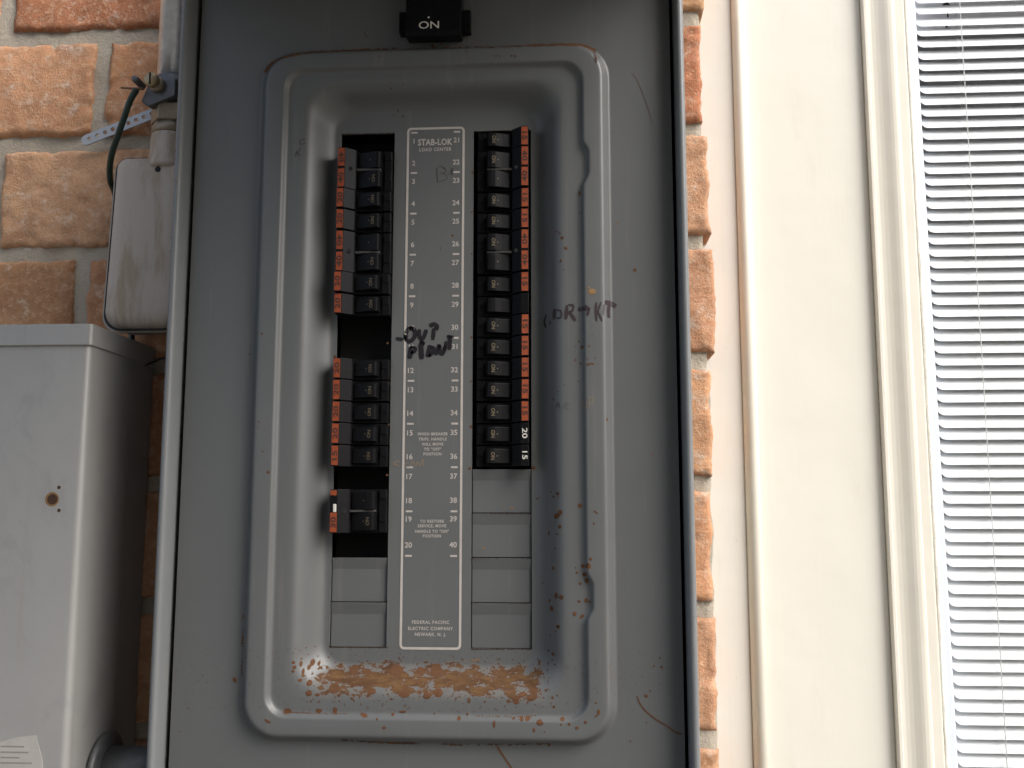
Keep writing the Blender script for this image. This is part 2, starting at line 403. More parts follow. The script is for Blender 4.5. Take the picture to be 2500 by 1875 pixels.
far = join(box(-9000, -1000, 110, 260, -1600, 2000), box(-1000, 190, 112, 260, 600, 2000), box(-1000, 190, 112, 260, -1600, -630), box(190, 1300, 112, 260, 900, 2000), box(190, 1300, 112, 260, -1600, -900), box(1300, 6000, 110, 260, -1600, 2000))
mk('wall_backing', far, M['mortar'], wall)

# ------------------------------------------------------------------ window with its casing, glass and blind
win = thing('window', (600, 150, -900), 'cream painted window casing with white vinyl frame right of the brick wall', 'window')
ZB, ZT = -900, 900
mk('casing_board', box(190, 231.5, 128, 150, ZB, ZT, 1.2), M['cream_pink'], win)['label'] = 'pinkish cream flat board next to the brick ends'
arc = [(237.3 - 5.9 * math.cos(math.pi * k / 10), 129.5 - 7.5 * math.sin(math.pi * k / 10)) for k in range(11)]
mk('bead', prism([(231.4, 140)] + arc + [(243.2, 140)], 'z', ZB, ZT), M['cream_mould'], win, True)
mk('casing_board', box(242.8, 338, 131, 150, ZB, ZT, .8), M['cream'], win)['label'] = 'wide cream flat board'
mk('caulk_line', box(337.8, 338.5, 130.6, 140, ZB, ZT), M['caulk'], win)
prof = [(338.5, 140), (338.5, 125.5), (339.4, 124.8), (341.6, 124.8), (342.2, 125.3), (345, 125.5), (348, 125.2), (351, 124.5), (353.5, 123.6), (355.8, 122.7), (358, 122.1), (360.5, 121.9), (362.5, 122.1), (363.2, 122.6), (363.6, 123.0), (370.5, 123.0), (371.5, 123.6), (371.5, 150)]
mk('moulding', prism(prof, 'z', ZB, ZT), M['cream_mould'], win)
# ragged caulk bead between moulding and vinyl frame
V, F = [], []
zs = [ZB + 6 * i for i in range(int((ZT - ZB) / 6) + 1)]
for z in zs:
    a = .5 * nz(1, 2, z, .08) + .5 * nz(1, 2, z, .02); b = .8 * nz(6, 2, z, .07) + .5 * nz(6, 1, z, .3)
    V += [(371.3, 125, z), (372.3 + a * .3, 124.6 + a, z), (374.6 + b, 127 + a, z), (375.0 + b, 150, z)]
for i in range(len(zs) - 1):
    for k in range(3): F.append((i * 4 + k, i * 4 + k + 1, i * 4 + 5 + k, i * 4 + 4 + k))
mk('caulk', (V, F), M['caulk'], win, True)
V, F = [], []
for z in zs:
    a = .35 * nz(9, 2, z, .1); w_ = max(.02, .5 * nz(4, 8, z, .03) + .28)
    V += [(372.2 + a, 123.2, z), (372.2 + a + w_, 124.0, z)]
for i in range(len(zs) - 1): F.append((i * 2, i * 2 + 1, i * 2 + 3, i * 2 + 2))
mk('caulk_crack', (V, F), M['crack'], win)
fr = mk('frame', join(prism([(374, 146), (375, 145), (387.5, 145), (388.8, 146.2), (388.8, 190), (374, 190)], 'z', ZB, ZT), box(388.8, 1180, 145, 190, 840, ZT), box(388.8, 1180, 145, 190, ZB, -840), box(1180, 1200, 145, 190, ZB, ZT)), M['vinyl'], win)
mk('pane', ([(388.8, 157, -840), (1180, 157, -840), (1180, 157, 840), (388.8, 157, 840)], [(0, 1, 2, 3)]), M['glass'], win)
mk('casing_board', box(1200, 1310, 130, 160, ZB, ZT, 1), M['cream'], win)
rm = mk('room', ([(388, 191, ZB), (1180, 191, ZB), (1180, 191, ZT), (388, 191, ZT), (300, 620, ZB), (1260, 620, ZB), (1260, 620, ZT), (300, 620, ZT)], [(4, 5, 6, 7), (0, 4, 7, 3), (1, 2, 6, 5), (0, 1, 5, 4), (3, 7, 6, 2)]), M['room'], win)  # kept shallow with pale walls to brighten the gaps between slats
tag(rm, 'shallow white room behind the blind, brightening its gaps')

blind = thing('window_blind', (700, 176, 830), 'white horizontal slat blind behind the window glass', 'blind')
SP = 10.33; slat_me = None; BX0, BX1 = 398.2, 1172
def slat_mesh():
    V, F = [], []; n = 7; tilt = math.radians(56); wd = 13.4
    xs = [BX0, BX0 + .9, BX0 + 2.4, BX0 + 4.6] + [BX0 + 4.6 + (BX1 - BX0 - 8.2) * k / 12 for k in range(1, 13)] + [BX1 - 1.8, BX1]
    inset = [5.0, 2.8, 1.0, 0] + [0] * 11 + [0, .8, 3.2]
    for x, q in zip(xs, inset):
        for k in range(n):
            t = -1 + 2 * k / (n - 1); t = max(-1 + q / (wd / 2), min(1, t)) if t < 0 else t
            a = t * wd / 2; crown = (1 - t * t) * 1.35
            # front edge low: a<0 is the lower, outer edge
            V.append((x, 176 + a * math.cos(tilt) - crown * math.sin(tilt), a * math.sin(tilt) + crown * math.cos(tilt)))
    for i in range(len(xs) - 1):
        for k in range(n - 1): F.append((i * n + k, (i + 1) * n + k, (i + 1) * n + k + 1, i * n + k + 1))
    return V, F
sv, sf = slat_mesh(); slat_me = mdata('slat', sv, sf, M['slat'], (0, 176, 0), True)
zs0 = pix(2440, 1866, 170)[1] + 3.0
k0 = -26
for k in range(k0, 78):
    o = link(bpy.data.objects.new('slat', slat_me), blind, (0, 176, zs0 + k * SP))
    o.rotation_euler = (rnd.uniform(-.05, .05), rnd.uniform(-.0012, .0012), 0); o.location.z += rnd.uniform(-.00025, .00025)
for cx in (436.0, 700.0, 1000.0):
    for s, dy in ((-.9, 170.2), (.9, 182.0)):
        mk('ladder_cord', tube([(cx + s, dy, zs0 + k0 * SP), (cx + s * .4, dy, 0), (cx + s, dy, 820)], .38, 6), M['cord'], blind, True)
mk('head_rail', box(BX0, BX1, 166, 190, 815, 838, 1), M['vinyl'], blind)
mk('bottom_rail', box(BX0, BX1, 168, 184, zs0 + k0 * SP - 14, zs0 + k0 * SP - 7, 2), M['vinyl'], blind)
# pale sheet hanging behind the upper slats, with dark spots
zsh = pix(2300, 72, 200)[1] - 6
sh = mk('backing_sheet', box(391, 1175, 186.6, 187.6, zsh, 800), M['sheet'])
tag(sh, 'pale sheet with dark spots behind the upper blind slats', 'sheet')
def blob2(px, py, Y, rx, ry, n=12, sd=0):
    cx, cz = pix(px, py, Y); k = (Y + 658) / FPX
    V = [(cx, Y, cz)]; 
    for i in range(n):
        a = 2 * math.pi * i / n; q = 1 + .25 * nz(math.cos(a) + sd, math.sin(a), sd * 1.3 + px)
        V.append((cx + rx * k * q * math.cos(a), Y, cz + ry * k * q * math.sin(a)))
    return V, [(0, 1 + i, 1 + (i + 1) % n) for i in range(n)]
for px, py, rx, ry in ((2310, 13, 9, 8), (2314, 38, 2, 8), (2311, 66, 3, 7), (2416, 73, 6, 6), (2489, 73, 10, 7)):
    mk('dark_spot', blob2(px, py, 186.3, rx, ry, sd=px), M['dark'], sh)

# ------------------------------------------------------------------ the electrical panel: enclosure and embossed cover
panel = thing('electrical_panel', (-2, 40, -520), 'open grey electrical panel with embossed rust-spotted cover on the brick wall', 'electrical panel')
XL, XR, ZPB, ZPT = -179.2, 174.6, -520.0, 168.0
YL = -11.0
def lip_ring(off, y): return [(XL + off, y, ZPB + off), (XR - off, y, ZPB + off), (XR - off, y, ZPT - off), (XL + off, y, ZPT - off)]
lip = [(0, 94), (0, -13), (.3, -14.6), (1.1, -15.7), (2.3, -16.1), (3.5, -15.9), (4.6, -14.9), (5.2, -13.2), (5.5, -11), (5.6, 2), (5.6, 30)]
V, F = [], []
for o_, y in lip: V += lip_ring(o_, y)
for i in range(len(lip) - 1):
    for k in range(4): F.append((i * 4 + k, i * 4 + (k + 1) % 4, i * 4 + 4 + (k + 1) % 4, i * 4 + 4 + k))
enc = mk('enclosure', (V, F), M['box'], panel, True)
m = enc.data
for p in m.polygons: p.use_smooth = True
bmx = bmesh.new(); bmx.from_mesh(m); 
for e in bmx.edges:                       # mitred corners stay crisp
    a, b = e.verts; 
    if abs(a.co.x - b.co.x) < .02 and abs(a.co.z - b.co.z) < .02: e.smooth = False
bmesh.ops.recalc_face_normals(bmx, faces=bmx.faces[:]); bmx.to_mesh(m); bmx.free()
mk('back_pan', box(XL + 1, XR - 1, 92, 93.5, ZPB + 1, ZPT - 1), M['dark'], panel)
# unseen rain door, lifted and deep-sided to shade the top of the cover
dth = math.radians(2)
def dr(u, w): return (-14 - u * math.cos(dth) - w * math.sin(dth), 184 + u * math.sin(dth) - w * math.cos(dth))
dp = [dr(0, 0), dr(560, 0), dr(560, 22), dr(558, 22), dr(558, 1.5), dr(0, 1.5)]
door = mk('door', join(prism(dp, 'x', XL - 7, XR + 7), prism([dr(0, 1.6), dr(558, 1.6), dr(558, 58), dr(0, 58)], 'x', XL - 7, XL - 5.5), prism([dr(0, 1.6), dr(558, 1.6), dr(558, 58), dr(0, 58)], 'x', XR + 5.5, XR + 7)), M['box'], panel)
door['label'] = 'unseen rain door swung up on its top hinge to shade the cover'

# cover = sheet with rings of the embossed frame
JX, JT, JB = 123.4, 57.0, -419.4
RINGS = [  # inset from the outer junction, depth, corner radius
    (-3, 0, 27), (-1.2, 0, 26), (-.3, -.05, 25.5), (.5, -.45, 25.2), (1.6, -1.8, 24.5), (3.8, -5.2, 23), (4.7, -6.4, 22.3), (5.6, -7.0, 21.6), (6.6, -7.25, 21), (8, -7.3, 20),
    (16.8, -7.3, 15.5), (17.6, -7.2, 14.8), (18.3, -6.8, 14.3), (19.0, -5.9, 13.8), (20.0, -4.4, 13.4), (20.7, -3.8, 13.1), (21.6, -3.5, 13), (23.2, -3.5, 13),
    (29, -3.4, 15), (32.5, -3.2, 18), (34.5, -2.6, 19), (36.5, -1.4, 20), (38.6, .6, 20), (41, 3.6, 20), (43.6, 7.0, 19), (46, 9.9, 18), (48.2, 12.0, 17), (50, 13.3, 16), (51.6, 13.9, 15), (53, 14, 14), (54, 14, 13.5)]
# vertically the frame is tighter: inset scaled per side
def vsc(t, top): return t * (.80 if top else .92) if t > 23.2 else t * (.86 if top else .90)
def notch(z):
    r = 0
    for a, b, c, d in ((-17, -23.5, -40.5, -48), (-309.7, -316, -333, -340)):
        if a >= z >= d: r = 1 if b >= z >= c else ((a - z) / (a - b) if z > b else (z - d) / (c - d))
    return r
NC, NV, NH = 10, 150, 24
def ring(t, y, r, i):
    xl, xr = -JX + t, JX + .2 - t; zt, zb = JT - vsc(t, True), JB + vsc(t, False); L = []
    def corner(cx, cz, a0):
        for k in range(NC + 1):
            a = math.radians(a0 + 90 * k / NC); L.append((cx + r * math.cos(a), y, cz + r * math.sin(a)))
    nt = 1.0 if 10 <= i <= 17 else 0.0
    corner(xr - r, zt - r, 90)             # placeholder order: we go clockwise seen from the front
    L.clear()
    # right side downwards
    zs_ = [zt - r + (zb + r - zt + r) * k / NV for k in range(NV + 1)]
    for z in zs_: L.append((xr + nt * 3.9 * notch(z), y, z))
    for k in range(1, NC): a = math.radians(-90 * k / NC); L.append((xr - r + r * math.cos(a), y, zb + r + r * math.sin(a)))
    for k in range(NH + 1): L.append((xr - r + (xl + r - xr + r) * k / NH, y, zb))
    for k in range(1, NC): a = math.radians(-90 - 90 * k / NC); L.append((xl + r + r * math.cos(a), y, zb + r + r * math.sin(a)))
    for z in zs_[::-1]: L.append((xl, y, z))
    for k in range(1, NC): a = math.radians(180 - 90 * k / NC); L.append((xl + r + r * math.cos(a), y, zt - r + r * math.sin(a)))
    for k in range(NH + 1): L.append((xl + r + (xr - r - xl - r) * k / NH, y, zt))
    for k in range(1, NC): a = math.radians(90 - 90 * k / NC); L.append((xr - r + r * math.cos(a), y, zt - r + r * math.sin(a)))
    return L
rings = [ring(t, y, r, i) for i, (t, y, r) in enumerate(RINGS)]
N = len(rings[0]); RV = [p for L in rings for p in L]; RF = []
for i in range(len(rings) - 1):
    for k in range(N): RF.append((i * N + k, i * N + (k + 1) % N, (i + 1) * N + (k + 1) % N, (i + 1) * N + k))
def filled(loops):
    bm = bmesh.new(); E = []
    for L in loops:
        vs = [bm.verts.new(p) for p in L]; E += [bm.edges.new((vs[i], vs[(i + 1) % len(vs)])) for i in range(len(vs))]
    bmesh.ops.triangle_fill(bm, edges=E, use_beauty=True, use_dissolve=False)
    for f in bm.faces:
        f.normal_update()
        if f.normal.y > 0: f.normal_flip()
    return from_bm(bm)
OL = (-68.6, -29.6, 0.2, -361.2); OR = (27.4, 68.4, 0.2, -361.2)
def rect(o, y): return [(o[0], y, o[2]), (o[1], y, o[2]), (o[1], y, o[3]), (o[0], y, o[3])]
CX0, CX1, CZ0, CZ1 = -170.2, 166.6, -510, 158
outer = [(CX0, 0, CZ1), (CX1, 0, CZ1), (CX1, 0, CZ0), (CX0, 0, CZ0)]
sheet = filled([outer, rings[0]]); floor_ = filled([rings[-1], rect(OL, 14), rect(OR, 14)])
def returns(loop, y1):
    n = len(loop); return loop + [(a, y1, c) for a, b, c in loop], [(i, (i + 1) % n, n + (i + 1) % n, n + i) for i in range(n)]
flatvf = join(sheet, floor_, returns(outer, 6), returns(rect(OL, 14), 16.2), returns(rect(OR, 14), 16.2))
allv, allf = join((RV, RF), flatvf)
cover = mk('cover', (allv, allf), M['cover'], panel)
for i, p in enumerate(cover.data.polygons): p.use_smooth = i < len(RF)
bmx = bmesh.new(); bmx.from_mesh(cover.data)
bmx.faces.ensure_lookup_table()
for f in bmx.faces:
    f.normal_update()
    if f.index < len(RF) and f.normal.y > 0: f.normal_flip()
bmx.to_mesh(cover.data); bmx.free()
bvh = BVHTree.FromPolygons([Vector(v) for v in allv], allf)
def on_cover(px, py, lift=.2):
    """surface point of the cover seen at a photo position"""
    d = (CB.transposed() @ Vector(((px - 1250) / FPX, (py - 937.5) / FPX, 1))).normalized()
    h = bvh.ray_cast(CAM_C, d)
    if h[0] is None or h[0].y > 14.2: x, z = pix(px, py, 14); return Vector((x, 14 - lift, z)), Vector((0, -1, 0))
    n = h[1] if h[1].y < 0 else -h[1]
    return h[0] + n * lift, n
def drop(x, z, lift=.2):
    h = bvh.ray_cast(Vector((x, -60, z)), Vector((0, 1, 0)))
    if h[0] is None or h[0].y > 14.5: return Vector((x, 14 - lift, z))
    return Vector((x, h[0].y - lift, z))
def decal_blob(px, py, rx, ry=None, rot=0, sd=None, n=11, rag=.3):
    """irregular spot lying on the cover; radii in photo pixels"""
    ry = ry or rx; sd = sd if sd is not None else px * .37 + py * .11; k = 1 / 3.55
    c, _ = on_cover(px, py); V = [tuple(drop(c.x, c.z))]; cr, sr = math.cos(math.radians(rot)), math.sin(math.radians(rot))
    for ringk in (.55, 1.0):
        for i in range(n):
            a = 2 * math.pi * i / n; q = (1 + rag * nz(math.cos(a) * 1.7 + sd, math.sin(a) * 1.7, sd * 2.1)) * ringk
            u, w = rx * k * q * math.cos(a), ry * k * q * math.sin(a)
            V.append(tuple(drop(c.x + u * cr - w * sr, c.z + u * sr + w * cr, .2 if ringk < 1 else .12)))
    F = [(0, 1 + i, 1 + (i + 1) % n) for i in range(n)] + [(1 + i, 1 + n + i, 1 + n + (i + 1) % n, 1 + (i + 1) % n) for i in range(n)]
    return V, F
def stroke(pts, w, taper=True, sd=1.0):
    """marker stroke on the cover through photo positions, width in photo pixels"""
    c = [on_cover(a, b)[0] for a, b in pts]; q = smooth_path([(p.x, 0, p.z) for p in c], 6); h = w / 3.55 / 2; V, F = [], []; n = len(q)
    for i, p in enumerate(q):
        t = q[min(i + 1, n - 1)] - q[max(i - 1, 0)]; t = t.normalized() if t.length > 1e-6 else Vector((1, 0, 0)); s = Vector((-t.z, 0, t.x))
        e = min(i, n - 1 - i) / 2.0; hh = h * (min(1, .62 + .38 * e) if taper else 1) * (1 + .18 * nz(i * .4, sd, p.x * .3))
        for f_ in (-1, 0, 1): r = p + s * hh * f_; V.append(tuple(drop(r.x, r.z, .22)))
    for i in range(n - 1):
        for k in range(2): F.append((i * 3 + k, i * 3 + k + 1, i * 3 + 4 + k, i * 3 + 3 + k))
    return V, F
for side, o_ in (('l', OL), ('r', OR)): pass
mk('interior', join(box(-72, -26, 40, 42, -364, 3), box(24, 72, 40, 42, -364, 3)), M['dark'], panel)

# filler plates in the unused positions
def filler(o_, z1):
    x0, x1 = o_[0] + .5, o_[1] - .5; z0 = z1 - 29.7; zt = z1 - .3
    prof = [(14.25, zt), (16.0, zt - 7.6), (16.0, z0), (18, z0), (18, zt)]
    return prism(prof, 'x', x0, x1, .2, 1)
for z in (-301, -331): mk('filler_plate', filler(OL, z - .2), M['cover'], cover)
for z in (-241, -271, -301, -331): mk('filler_plate', filler(OR, z - .2), M['cover'], cover)

# printed legend between the breaker rows
YP = 13.78
parts = []
bx0, bx1, bz1, bz0 = -19.9, 20.2, 3.0, -361.2
def rr_loop(x0, x1, z0, z1, r, n=6):
    L = []
    for cx, cz, a0 in ((x1 - r, z1 - r, 0), (x0 + r, z1 - r, 90), (x0 + r, z0 + r, 180), (x1 - r, z0 + r, 270)):
        for k in range(n + 1): a = math.radians(a0 + 90 * k / n); L.append((cx + r * math.cos(a), YP, cz + r * math.sin(a)))
    return L
A = rr_loop(bx0 - .8, bx1 + .8, bz0 - .8, bz1 + .8, 3.2); B = rr_loop(bx0 + .8, bx1 - .8, bz0 + .8, bz1 - .8, 1.8); n = len(A)
border = (A + B, [(i, n + i, n + (i + 1) % n, (i + 1) % n) for i in range(n)])
mk('printed_border', border, M['print'], cover)
for i in range(11):
    for s in (-1, 1):
        x = s * 15.4; z = -30 * i
        if i == 5 and s < 0: continue
        parts.append(([(x - 2.3, YP, z - .65), (x + 2.3, YP, z - .65), (x + 2.3, YP, z + .65), (x - 2.3, YP, z + .65)], [(0, 1, 2, 3)]))
for q in parts: mk('printed_tick', q, M['print'], cover)
for i in range(1, 21):
    zc = -15 * (i - 1) - 7.3 + (1.0 if i % 2 else -.4)
    if i in (19, 39): zc += 1
    mk('printed_number', text(str(i), 5.1, -15.6, YP, zc, bold=.1), M['print'], cover)
    mk('printed_number', text(str(i + 20), 5.1, 15.0, YP, zc + .2, bold=.1), M['print'], cover)
for s, size, x, px_y, b, sp, sx in (('STAB-LOK', 6.4, -.3, 347, .2, 1.06, .80), ('LOAD CENTER', 3.5, 0, 365, .1, 1.2, .86)):
    mk('printed_heading', text(s, size, x, YP, pix(1063, px_y, 14)[1], bold=b, spacing=sp, sx=sx), M['print'], cover)
def block(lines, x, ys, size, sp=1.15):
    for s, y in zip(lines, ys): mk('printed_line', text(s, size, x, YP, pix(1050, y, 14)[1], bold=.07, spacing=sp, sx=.92), M['print'], cover)
block(['WHEN BREAKER', 'TRIPS. HANDLE', 'WILL MOVE', 'TO "OFF"', 'POSITION'], .2, [1059.5, 1072, 1084.5, 1096.5, 1108.5], 2.75)
block(['TO RESTORE', 'SERVICE, MOVE', 'HANDLE TO "ON"', 'POSITION'], .4, [1272.5, 1284.5, 1297, 1308.5], 2.75)
block(['FEDERAL PACIFIC', 'ELECTRIC COMPANY', 'NEWARK, N. J.'], .2, [1519, 1534.5, 1550], 3.0, 1.2)

# handwriting on the cover
def zm(pts, x0, y0, s): return [(x0 + a * s, y0 + b * s) for a, b in pts]
hw = []
for pts, w in (([(92, 505), (152, 516)], 26), ([(235, 415), (200, 425), (176, 470), (182, 520), (212, 530), (245, 500), (255, 455), (238, 420)], 28), ([(232, 402), (222, 440)], 30),
               ([(290, 428), (288, 480), (306, 512), (330, 490), (350, 430)], 28), ([(375, 402), (412, 388), (440, 408), (425, 432)], 30), ([(412, 420), (404, 520)], 27),
               ([(226, 572), (216, 620), (206, 678)], 34), ([(222, 580), (258, 590), (248, 618), (218, 628)], 22), ([(330, 540), (304, 560), (306, 610), (310, 682)], 36), ([(296, 542), (338, 545)], 22),
               ([(384, 562), (372, 610), (360, 664)], 34), ([(368, 658), (402, 628), (414, 590), (392, 580)], 22), ([(424, 646), (446, 600), (458, 556)], 27), ([(458, 556), (468, 628), (490, 630), (512, 568)], 27),
               ([(545, 486), (548, 540), (542, 604)], 27), ([(522, 486), (552, 492), (582, 496)], 21), ([(496, 610), (512, 566), (514, 530)], 22)):
    hw.append(stroke(zm(pts, 940, 680, .2892), w * .375, sd=w))
mk('marker_writing', join(*hw), M['marker'], cover)['label'] = 'thick black handwriting on the printed strip'
hw = []
for pts, w in (([(150, 302), (131, 375), (147, 445)], 16), ([(193, 370), (190, 410)], 12), ([(240, 236), (236, 355)], 30), ([(250, 256), (305, 262), (308, 330), (258, 340)], 16),
               ([(374, 200), (360, 352)], 32), ([(384, 198), (440, 205), (428, 262), (392, 272)], 20), ([(396, 275), (432, 320), (464, 372)], 28), ([(490, 245), (552, 236), (622, 245)], 36), ([(572, 200), (604, 250), (592, 312)], 22),
               ([(690, 168), (684, 270), (694, 372)], 18), ([(742, 168), (706, 268), (728, 310), (752, 370)], 16), ([(775, 188), (768, 302)], 11), ([(780, 172), (840, 180), (905, 212)], 40), ([(826, 205), (818, 270), (824, 335)], 28)):
    hw.append(stroke(zm(pts, 1300, 700, .226), w * .29, sd=w))
mk('marker_writing', join(*hw), M['marker_faded'], cover)['label'] = 'faded purple-brown handwriting across the embossed frame'
hw = []
for pts, w in (([(254, 1322), (280, 1250), (300, 1312)], 7), ([(262, 1292), (296, 1286)], 6), ([(358, 1250), (326, 1322)], 4), ([(402, 1262), (372, 1262), (366, 1310), (400, 1320)], 4)):
    hw.append(stroke(zm(pts, 1300, 700, .226), w * .226))
for pts, w in (([(440, 455), (444, 520), (452, 602)], 9), ([(455, 440), (516, 455), (530, 500), (470, 520)], 6), ([(452, 596), (520, 580), (545, 545), (490, 500)], 6), ([(545, 520), (575, 515)], 5), ([(600, 460), (590, 500), (600, 530)], 22), ([(480, 1250), (482, 1300)], 5)):
    hw.append(stroke(zm(pts, 960, 300, .2411), w * .2411))
for pts, w in (([(270, 848), (276, 818), (290, 846)], 5), ([(285, 820), (300, 795)], 4), ([(322, 752), (296, 760), (300, 780), (322, 772)], 5)):
    hw.append(stroke(zm(pts, 600, 0, .452), w * .452))
mk('pencil_marks', join(*hw), M['pencil'], cover)['kind'] = 'stuff'
hw = []
for pts, w in (([(546, 1236), (552, 1300), (575, 1310), (590, 1230)], 7), ([(606, 1318), (620, 1205), (656, 1200), (650, 1252), (612, 1264)], 7), ([(532, 1210), (548, 1250)], 4)):
    hw.append(stroke(zm(pts, 1300, 700, .226), w * .226))
for pts, w in (([(128, 1540), (72, 1560), (122, 1588)], 9), ([(205, 1552), (172, 1560), (166, 1582), (200, 1588)], 7), ([(210, 1585), (236, 1540), (252, 1588)], 7), ([(262, 1588), (276, 1545), (292, 1578), (322, 1528), (320, 1585)], 7)):
    hw.append(stroke(zm(pts, 940, 680, .2892), w * .2892))
mk('scratched_writing', join(*hw), M['pencil_tan'], cover)['kind'] = 'stuff'

# rust: spots, edge runs and scratches lying on the paint
def spots(L, x0, y0, s): return [decal_blob(x0 + a * s, y0 + b * s, r * s * 1.15, (q[0] * s * 1.15 if q else None), (q[1] if len(q) > 1 else 0)) for a, b, r, *q in L]
rs = []
rs += spots([(265, 722, 9), (240, 740, 5), (228, 715, 4), (270, 742, 3), (262, 850, 18, 12, 35), (280, 830, 12), (278, 915, 9), (263, 957, 7, 4), (250, 1040, 4), (392, 793, 11), (485, 830, 14, 4, -35), (474, 897, 4, 7), (455, 1102, 8), (443, 1142, 14), (410, 1142, 10), (420, 1190, 11), (432, 1228, 10, 14), (376, 1180, 6), (368, 1152, 4), (395, 1244, 8, 6), (388, 1347, 7), (430, 1342, 9, 12), (452, 1350, 6), (362, 1418, 10), (404, 1434, 13, 7, 40), (238, 1153, 8), (256, 1312, 10, 14), (286, 1323, 12), (230, 1388, 9, 13), (218, 1342, 4, 10), (178, 1240, 4), (266, 1493, 9), (252, 1520, 4), (212, 1632, 5), (238, 1650, 7), (215, 952, 4, 12), (148, 752, 8, 4, 30), (549, 295, 4, 7), (222, 1545, 4)], 1250, 900, .422)
rs += spots([(278, 132, 17, 15), (252, 182, 5), (196, 224, 5), (224, 432, 14), (174, 390, 9), (75, 515, 9, 22), (245, 540, 7), (215, 497, 7), (146, 820, 12), (268, 874, 8), (216, 900, 12), (233, 997, 13), (80, 1170, 32, 24, -15), (324, 1132, 20, 17), (308, 1190, 9), (396, 1186, 13), (482, 1226, 17, 14), (572, 1166, 14), (715, 1055, 14, 26), (690, 1095, 24, 7, 40), (684, 955, 9), (1226, 882, 17, 14), (1270, 826, 9), (1394, 570, 12), (1314, 557, 9), (1375, 470, 9), (1186, 672, 6), (1230, 1168, 7), (1058, 1370, 9), (60, 1400, 14), (180, 1408, 14), (16, 1250, 12, 20), (130, 1270, 7)], 1300, 1500, .226)
rs += spots([(1030, 708, 18, 26, 20), (686, 657, 6), (636, 718, 6), (528, 1015, 8), (436, 1265, 9, 6), (1600, 1045, 38, 24), (1385, 1155, 30, 12, -30), (1940, 1040, 28, 20), (2115, 1030, 22), (2115, 1055, 16), (1664, 520, 15), (1676, 572, 17), (1662, 616, 14), (1745, 535, 12, 26), (1750, 480, 10, 7), (1735, 712, 20, 14), (1838, 742, 28, 24), (1830, 850, 28, 26), (1925, 868, 22, 13), (2158, 870, 18, 12, 30), (1770, 620, 12, 30), (1870, 520, 18, 30), (1832, 570, 14, 22), (1940, 530, 12, 20), (2030, 576, 11), (2175, 555, 20), (1770, 665, 16, 12), (1798, 360, 6), (1900, 345, 8, 5), (1825, 432, 6), (1662, 420, 5), (1685, 364, 5), (1730, 385, 5), (1235, 0, 4)], 340, 1500, .226)
rs += spots([(945, 425, 26, 22), (1068, 440, 18, 14), (1128, 424, 22, 17), (1028, 422, 10, 8), (768, 416, 20, 14), (873, 456, 5), (856, 432, 5), (641, 433, 5), (662, 455, 6), (592, 437, 7), (1507, 468, 8), (1548, 462, 15, 20), (1575, 436, 22, 8, 40), (1638, 448, 24, 15, 20), (1640, 412, 20, 10, -30), (1295, 465, 7, 12), (1380, 472, 5), (1710, 410, 6), (1748, 215, 6), (1745, 448, 5), (1772, 438, 4), (1752, 499, 6), (884, 540, 7), (935, 525, 16, 6), (1240, 563, 9), (1285, 540, 6), (1430, 592, 6, 16), (835, 612, 9, 6), (797, 567, 5), (1578, 566, 9), (1612, 562, 13, 9, 30), (1535, 562, 7, 5), (905, 305, 34, 22), (1118, 300, 30, 24), (1030, 305, 20, 15), (672, 298, 22, 20), (740, 310, 24, 12), (602, 272, 9, 7), (815, 690, 14, 6), (880, 694, 30, 5), (940, 694, 22, 4), (1208, 702, 12, 5), (728, 545, 18, 8, -15), (565, 400, 26, 20), (1108, 535, 4)], 560, 1500, .452)
rs += spots([(503, 590, 7, 13), (540, 652, 15), (464, 648, 5), (614, 642, 9), (645, 428, 4), (645, 522, 5), (462, 792, 6, 18, -25), (520, 828, 10), (598, 838, 15, 12), (628, 830, 9), (652, 832, 12, 9), (675, 772, 7), (596, 780, 5, 10), (500, 1020, 9), (276, 1132, 6), (230, 1215, 7, 10), (345, 1060, 4, 7), (804, 1434, 8, 17), (1592, 440, 9)], 1300, 700, .226)
rs += spots([(280, 772, 6, 12), (280, 870, 4), (192, 997, 9, 7), (210, 1050, 9, 6, -30), (186, 1115, 6), (200, 1160, 3), (560, 1160, 8), (180, 975, 5, 4), (165, 965, 4)], 1280, 100, .4819)
rs += spots([(1236, 153, 11), (1102, 372, 9, 6), (1132, 370, 8, 5), (1200, 1103, 9), (1196, 1163, 6), (1245, 1425, 12, 6, -50), (1305, 1650, 18, 12)], 360, 780, .226)
rs += spots([(150, 760, 6, 20, 15), (1318, 692, 12), (1682, 745, 5, 10), (1722, 758, 9, 16), (1772, 757, 11, 13), (1930, 755, 12, 14), (1980, 760, 14), (280, 1120, 4, 16), (465, 1130, 10, 8), (305, 1192, 9), (395, 1495, 12, 9), (465, 1572, 18, 9, -25), (335, 1556, 22, 5), (975, 590, 10, 14), (862, 615, 18, 20)], 900, 0, .1808)
rs += spots([(600, 1140, 11), (508, 460, 6)], 960, 300, .2411)
rs += [decal_blob(x, y, r) for x, y, r in ((952, 423, 3), (949, 522, 2.5), (951, 627, 2.5), (947, 728, 3), (946, 838, 3), (950, 935, 2.5), (948, 1037, 3), (945, 1160, 3), (943, 1262, 3), (1153, 421, 3), (1152, 518, 2.5), (1152, 620, 2.5), (1151, 824, 3), (1150, 931, 2.5), (1150, 1042, 4), (1147, 1144, 4), (1302, 1142, 5), (818, 870, 3.5))]
mk('rust_spots', join(*rs), M['rust'], cover)['kind'] = 'stuff'
rd = []
